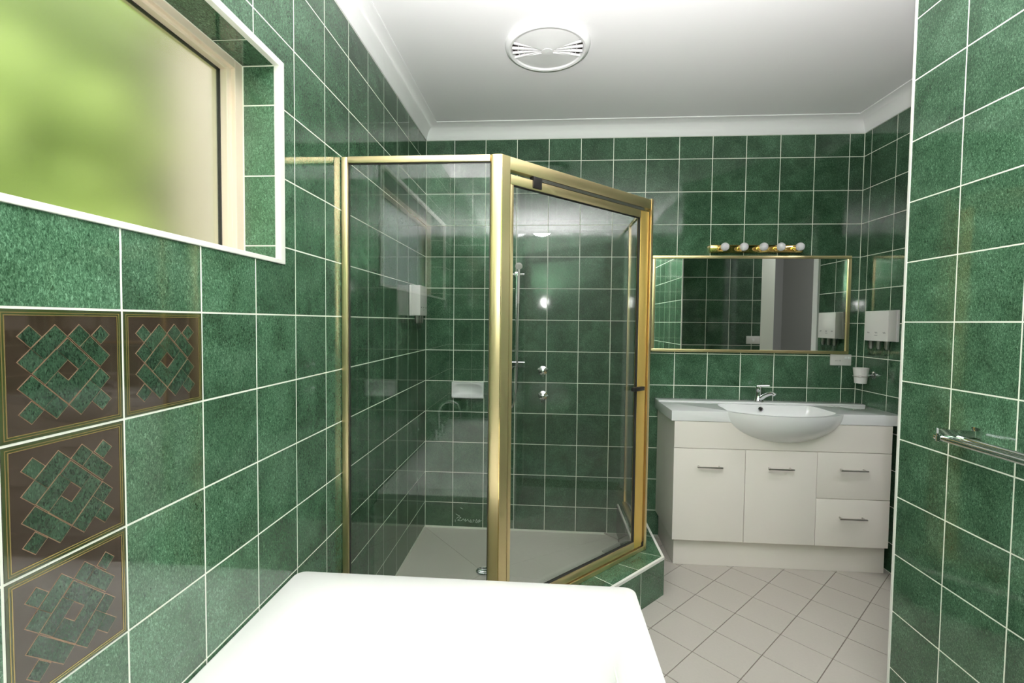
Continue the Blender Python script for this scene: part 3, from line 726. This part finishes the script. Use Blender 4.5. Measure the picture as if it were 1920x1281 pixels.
# ------------------------------------------------------------------ mirror, light bar, switches
mi = thing('mirror', 'wide wall mirror in a thin gold frame above the basin', 'mirror', (2.02, -0.003, -0.19))
mx0, mx1, mz0, mz1 = 1.432, 2.608, -0.188, 0.4065
fwid = 0.0185
boxo('mirror_glass', M['mirror'], mi, mx0+.006, mx1-.006, -0.014, -0.004, mz0+.006, mz1-.006)
for nm, a in (('frame_bar', (mx0, mx1, -.022, -.001, mz1-fwid, mz1)), ('frame_bar', (mx0, mx1, -.022, -.001, mz0, mz0+fwid)), ('frame_bar', (mx0, mx0+fwid, -.022, -.001, mz0+fwid+.0003, mz1-fwid-.0003)), ('frame_bar', (mx1-fwid, mx1, -.022, -.001, mz0+fwid+.0003, mz1-fwid-.0003))):
    boxo(nm, M['gold'], mi, *a, bev=.003)
lb = thing('light_bar', 'polished brass light bar with five round bulbs above the mirror', 'lamp', (2.05, -0.002, 0.45))
boxo('base_plate', M['brass'], lb, 1.774, 2.318, -0.030, -0.001, 0.424, 0.470, bev=.004)
for x in (1.842, 1.953, 2.067, 2.166, 2.275):
    bm = bmesh.new(); lathe(bm, [(0.020, 0), (.020, .006), (.015, .010), (.014, .022)], (x, -.0305, .449), (0, -1, 0), 18); hld = obj('bulb_holder', bm, M['brass'], lb, True)
    bm = bmesh.new(); sphere(bm, (x, -.080, .4505), .0245, 24, 16); lathe(bm, [(.013, 0), (.014, .012)], (x, -.053, .449), (0, -1, 0), 18); obj('bulb', bm, M['bulb'], lb, True)
po = thing('power_outlet', 'white double power point under the mirror corner', 'power point', (2.57, 0, -.22))
boxo('cover_plate', M['plastic'], po, 2.512, 2.632, -0.011, -0.001, -.2575, -.1895, bev=.003)
for x in (2.598, 2.618):
    boxo('rocker', M['gloss_white'], po, x-.007, x+.007, -0.0155, -0.0112, -.217, -.203, bev=.001)
bm = bmesh.new()
for x in (2.545, 2.565):
    for q in ((-.004, -.228, .003), (.004, -.228, -.003)): box(bm, x+q[0]-.001, x+q[0]+.001, -.0116, -.0112, q[1]-.004, q[1]+.004)
obj('socket_slots', bm, M['ink'], po)
ls = thing('light_switch', 'white light switch on the dark tiles beside the doorway, seen in the mirror', 'switch', (2.603, YP, -.15))
boxo('cover_plate', M['plastic'], ls, 2.545, 2.660, YP+.001, YP+.011, -.186, -.116, bev=.003)
boxo('rocker', M['gloss_white'], ls, 2.594, 2.612, YP+.0112, YP+.015, -.163, -.139, bev=.001)

# ------------------------------------------------------------------ soap dispensers
def dispenser(name, label, base, side, parent_axis):
    """base: wall x; side: +1 into +x, -1 into -x; span y0..y1; z0..z1"""
    y0, y1, z0, z1, dp = parent_axis
    t = thing(name, label, 'dispenser', (base, (y0+y1)/2, z0), 'three chamber soap dispensers')
    X = lambda d: base + side*d
    def bxx(nm, m, d0, d1, ya, yb, za, zb_, bev=.0):
        return boxo(nm, m, t, min(X(d0), X(d1)), max(X(d0), X(d1)), ya, yb, za, zb_, bev=bev)
    bxx('back_plate', M['plastic'], .001, .014, y0-.003, y1+.003, z0-.002, z1+.002, .002)
    bxx('housing', M['plastic'], .0145, dp, y0, y1, z0, z1, .004)
    n = 3; w_ = (y1-y0)/n
    for k in range(n):
        bm = bmesh.new()
        yc = y0 + w_*(k+.5)
        b = bmesh.new(); lathe(b, [(.0175, 0), (.0175, .044), (.0135, .060), (.0135, .075), (0.006, .080)], (X(.038), yc, z0-.0005), (0, 0, -1), 16); obj('chamber_tip', b, M['clear'], t, True)
        b = bmesh.new(); lathe(b, [(.011, 0), (.011, .035), (.007, .045)], (X(.038), yc, z0-.001), (0, 0, -1), 12); obj('pump', b, M['nickel'], t, True)
        for q in range(4):
            box(bm, min(X(dp-.0002), X(dp+.0005)), max(X(dp-.0002), X(dp+.0005)), yc-.010+.005*q, yc-.0075+.005*q, z0+.042+(.003 if q % 2 else 0), z0+.048+(.003 if q in (1, 3) else 0))
        if k == 1: box(bm, min(X(dp-.0002), X(dp+.0005)), max(X(dp-.0002), X(dp+.0005)), yc-.012, yc+.012, z0+.031, z0+.0335)
        box(bm, min(X(dp-.0002), X(dp+.0003)), max(X(dp-.0002), X(dp+.0003)), yc-.010, yc+.0075, z0+.0445, z0+.0455)
        obj('printed_mark', bm, M['ink'], t)
    return t
dispenser('soap_dispenser', 'white three chamber soap dispenser on the wall right of the mirror', XR, -1, (-.338, -.152, -.098, .070, .057))
dispenser('soap_dispenser', 'white three chamber soap dispenser on the left wall inside the shower', 0.0, 1, (-.376, -.225, .018, .190, .065))

# ------------------------------------------------------------------ tumbler, towel rail
th = thing('tumbler_holder', 'chrome ring bracket on the tiles beside the vanity', 'holder', (XR, -.16, -.30))
bm = bmesh.new(); lathe(bm, [(.022, 0), (.022, .005), (.015, .009)], (XR-.001, -.16, -.300), (-1, 0, 0), 20); obj('wall_flange', bm, M['chrome'], th, True)
bm = bmesh.new(); tube(bm, [(XR-.009, -.16, -.300), (XR-.036, -.16, -.300)], .006, 10); obj('arm', bm, M['chrome'], th, True)
bm = bmesh.new(); tube(bm, arc((2.594, -.16, -.305), .0376, 0, 2*PI, 32, (1, 0, 0), (0, 1, 0)), .0028, 8, cap=False); obj('ring', bm, M['nickel'], th, True)
bm = bmesh.new(); lathe(bm, [(0, -.346), (.030, -.346), (.0335, -.307), (.0395, -.257), (.0375, -.257), (.0315, -.307), (.028, -.342), (0, -.342)], (2.594, -.16, 0), seg=32, cap=False)
tag(obj('tumbler', bm, M['plastic'], smooth=True, org=(2.594, -.16, -.346)), 'white tapered tumbler held in the chrome ring', 'tumbler')
tr = thing('towel_rail', 'chrome double towel rail on the near right partition wall', 'towel rail', (XP, -1.6, -.31))
bm = bmesh.new(); box(bm, XP-.007, XP-.0005, -1.618, -1.590, -.325, -.295, .002); obj('wall_plate', bm, M['chrome'], tr, True)
bm = bmesh.new(); prism(bm, [(XP-.007, -1.620), (XP-.007, -1.588), (1.893, -1.580), (1.886, -1.596)], -.322, -.303); obj('arm', bm, M['chrome'], tr)
for x, z, r in ((1.897, -.330, .0085), (1.932, -.3265, .0085)):
    bm = bmesh.new(); tube(bm, [(x, -1.574, z), (x, -2.20, z)], r, 16); obj('rail', bm, M['chrome'], tr, True)
bm = bmesh.new(); box(bm, 1.886, 1.944, -1.598, -1.584, -.341, -.318, .003); obj('end_bracket', bm, M['chrome'], tr, True)

# ------------------------------------------------------------------ shower fittings
sh = thing('shower_set', 'chrome slide rail with hand shower and hose on the back tiles', 'shower', (.59, 0, 0))
bm = bmesh.new(); tube(bm, [(.5905, -.055, .300), (.5905, -.055, -.292)], .009, 14); obj('slide_rail', bm, M['chrome'], sh, True)
for z in (.275, -.268):
    bm = bmesh.new(); tube(bm, [(.5905, -.0015, z), (.5905, -.055, z)], [.017, .011], 14); obj('wall_bracket', bm, M['chrome'], sh, True)
bm = bmesh.new(); tube(bm, [(.555, -.062, .284), (.640, -.066, .284)], .0075, 10); box(bm, .578, .604, -.075, -.043, .268, .298, .004); obj('slider', bm, M['chrome'], sh, True)
bm = bmesh.new(); lathe(bm, [(0.0, 0), (.019, .001), (.023, .006), (.021, .016), (.010, .026), (0, .028)], (.606, -.110, .325), (0.05, 0.72, 0.55), 24); obj('hand_shower', bm, M['plastic'], sh, True)
bm = bmesh.new(); tube(bm, [(.606, -.093, .322), (.6055, -.085, .27), (.605, -.080, .205), (.6045, -.078, .10)], [.008, .007, .0065, .006], 12); obj('shower_handle', bm, M['plastic'], sh, True)
pts = [(.6045, -.078, .098), (.603, -.080, -.1), (.600, -.080, -.30), (.592, -.082, -.46), (.572, -.080, -.55), (.552, -.070, -.48), (.548, -.05, -.36), (.560, -.022, -.31), (.575, -.006, -.30)]
sm = []
for i in range(len(pts)-1):
    p0, p1, p2, p3 = [Vector(pts[max(0, min(len(pts)-1, i+k))]) for k in (-1, 0, 1, 2)]
    for s in range(5):
        t_ = s/5; sm.append(.5*((2*p1) + (p2-p0)*t_ + (2*p0-5*p1+4*p2-p3)*t_**2 + (3*p1-p0-3*p2+p3)*t_**3))
sm.append(Vector(pts[-1])); bm = bmesh.new(); tube(bm, sm, .0055, 10); obj('hose', bm, M['nickel'], sh, True)
bm = bmesh.new(); box(bm, .548, .672, -.110, -.030, -.295, -.291, .001); box(bm, .548, .640, -.112, -.108, -.291, -.272, .001); obj('soap_tray', bm, M['clear'], sh, True)
bm = bmesh.new(); tube(bm, [(.552, -.066, -.266), (.648, -.066, -.266)], .0045, 8); obj('tray_bar', bm, M['chrome'], sh, True)
taps = []
def shower_tap(label, x, z, rot):
    t = thing('shower_tap', label, 'tap', (x, 0, z), 'shower wall taps')
    bm = bmesh.new(); lathe(bm, [(.030, .0005), (.029, .006), (.014, .012), (.012, .040), (.015, .042), (.015, .062), (.008, .066)], (x, 0, z), (0, -1, 0), 20); obj('tap_body', bm, M['chrome'], t, True)
    for k in range(3):
        a = rot + 2*PI/3*k; bm = bmesh.new(); tube(bm, [(x, -.053, z), (x+.036*math.cos(a), -.056, z+.036*math.sin(a))], [.006, .007], 10); obj('handle_arm', bm, M['chrome'], t, True)
shower_tap('upper chrome tap on the back tiles of the shower', .7615, -.322, .55)
shower_tap('lower chrome tap on the back tiles of the shower', .7640, -.482, .3)
sd = thing('soap_dish', 'white ceramic soap dish set in the shower back wall', 'soap dish', (.283, 0, -.45))
bm = bmesh.new(); nx_, nz_ = 28, 16; x0, x1, z0, z1 = .181, .386, -.504, -.402
grid = []
for j in range(nz_+1):
    rw = []
    for i in range(nx_+1):
        u, v = i/nx_, j/nz_
        a, b = (u-.5)/.46, (v-.47)/.43
        rr = (abs(a)**3.5 + abs(b)**3.5)**(1/3.5)
        dep = .0 if rr >= 1 else -.036*(1-rr**2.5)
        lip = .020*math.exp(-((v-.06)/.07)**2) if abs(a) < 1.02 else .0
        rw.append(bm.verts.new((x0+(x1-x0)*u, -.042 - dep - lip*.75, z0+(z1-z0)*v)))
    grid.append(rw)
for j in range(nz_):
    for i in range(nx_): bm.faces.new((grid[j][i], grid[j][i+1], grid[j+1][i+1], grid[j+1][i]))
edge = [grid[0][i] for i in range(nx_+1)] + [grid[j][nx_] for j in range(1, nz_+1)] + [grid[nz_][i] for i in range(nx_-1, -1, -1)] + [grid[j][0] for j in range(nz_-1, 0, -1)]
bk = [bm.verts.new((v.co.x, .004, v.co.z)) for v in edge]
for i in range(len(edge)):
    j = (i+1) % len(edge); bm.faces.new((edge[i], edge[j], bk[j], bk[i]))
obj('dish', bm, M['ceramic'], sd, True)

# ------------------------------------------------------------------ ceiling vent
vc_ = (.765, -.852)
ve = thing('ceiling_vent', 'round white exhaust fan cover on the ceiling', 'vent', (vc_[0], vc_[1], ZC))
zc = ZC - .0005
bm = bmesh.new(); lathe(bm, [(.158, -.006), (.160, -.024), (.170, -.026), (.184, -.018), (.190, -.004), (.190, 0)], (vc_[0], vc_[1], zc), seg=64, cap=False); obj('rim', bm, M['gloss_white'], ve, True)
bm = bmesh.new(); lathe(bm, [(.158, 0), (.158, -.004), (0, -.004)], (vc_[0], vc_[1], zc), seg=48, cap=False); obj('duct_shadow', bm, M['gap'], ve)
half = math.radians(25)
for s in (0, 1):
    bm = bmesh.new(); a0, a1 = half + s*PI, PI - half + s*PI; n = 24
    rad = [.022, .06, .10, .14, .156]; hz = [-.030, -.026, -.022, -.020, -.018]
    rws = [[bm.verts.new((vc_[0]+r*math.cos(a0+(a1-a0)*i/n), vc_[1]+r*math.sin(a0+(a1-a0)*i/n), zc+h)) for i in range(n+1)] for r, h in zip(rad, hz)]
    rw2 = [[bm.verts.new((v.co.x, v.co.y, v.co.z+.004)) for v in rw] for rw in rws]
    for A, B in zip(rws, rws[1:]):
        for i in range(n): bm.faces.new((A[i], A[i+1], B[i+1], B[i]))
    for A, B in zip(rw2, rw2[1:]):
        for i in range(n): bm.faces.new((A[i], B[i], B[i+1], A[i+1]))
    per = rws[0] + [r[-1] for r in rws[1:]] + rws[-1][-2::-1] + [r[0] for r in rws[-2:0:-1]]
    per2 = rw2[0] + [r[-1] for r in rw2[1:]] + rw2[-1][-2::-1] + [r[0] for r in rw2[-2:0:-1]]
    for i in range(len(per)):
        j = (i+1) % len(per); bm.faces.new((per[i], per2[i], per2[j], per[j]))
    obj('cover_plate', bm, M['gloss_white'], ve, True)
bm = bmesh.new(); lathe(bm, [(.026, -.018), (.026, -.031), (0, -.033)], (vc_[0], vc_[1], zc), seg=28); obj('hub', bm, M['gloss_white'], ve, True)
for s in (0, PI):
    for a in (-.36, -.12, .12, .36):
        bm = bmesh.new(); obox(bm, vc_, (math.cos(a+s), math.sin(a+s)), .022, .157, -.0028, .0028, zc-.024, zc-.014); obj('grille_rib', bm, M['gloss_white'], ve)
    bm = bmesh.new()
    for r in (.06, .084, .108, .132):
        for g_, (q0, q1) in enumerate(((-.36, -.12), (-.12, .12), (.12, .36))):
            sk = .05 if g_ % 2 else -.05; r0, r1 = r*(1+sk), r*(1-sk)
            tube(bm, [(vc_[0]+r0*math.cos(q0+s), vc_[1]+r0*math.sin(q0+s), zc-.019), (vc_[0]+r1*math.cos(q1+s), vc_[1]+r1*math.sin(q1+s), zc-.019)], .0017, 6)
    obj('grille_mesh', bm, M['gloss_white'], ve)

# ------------------------------------------------------------------ lift the measured frame so that the floor is at z = 0
for o in TOP: o.location.z += ZO
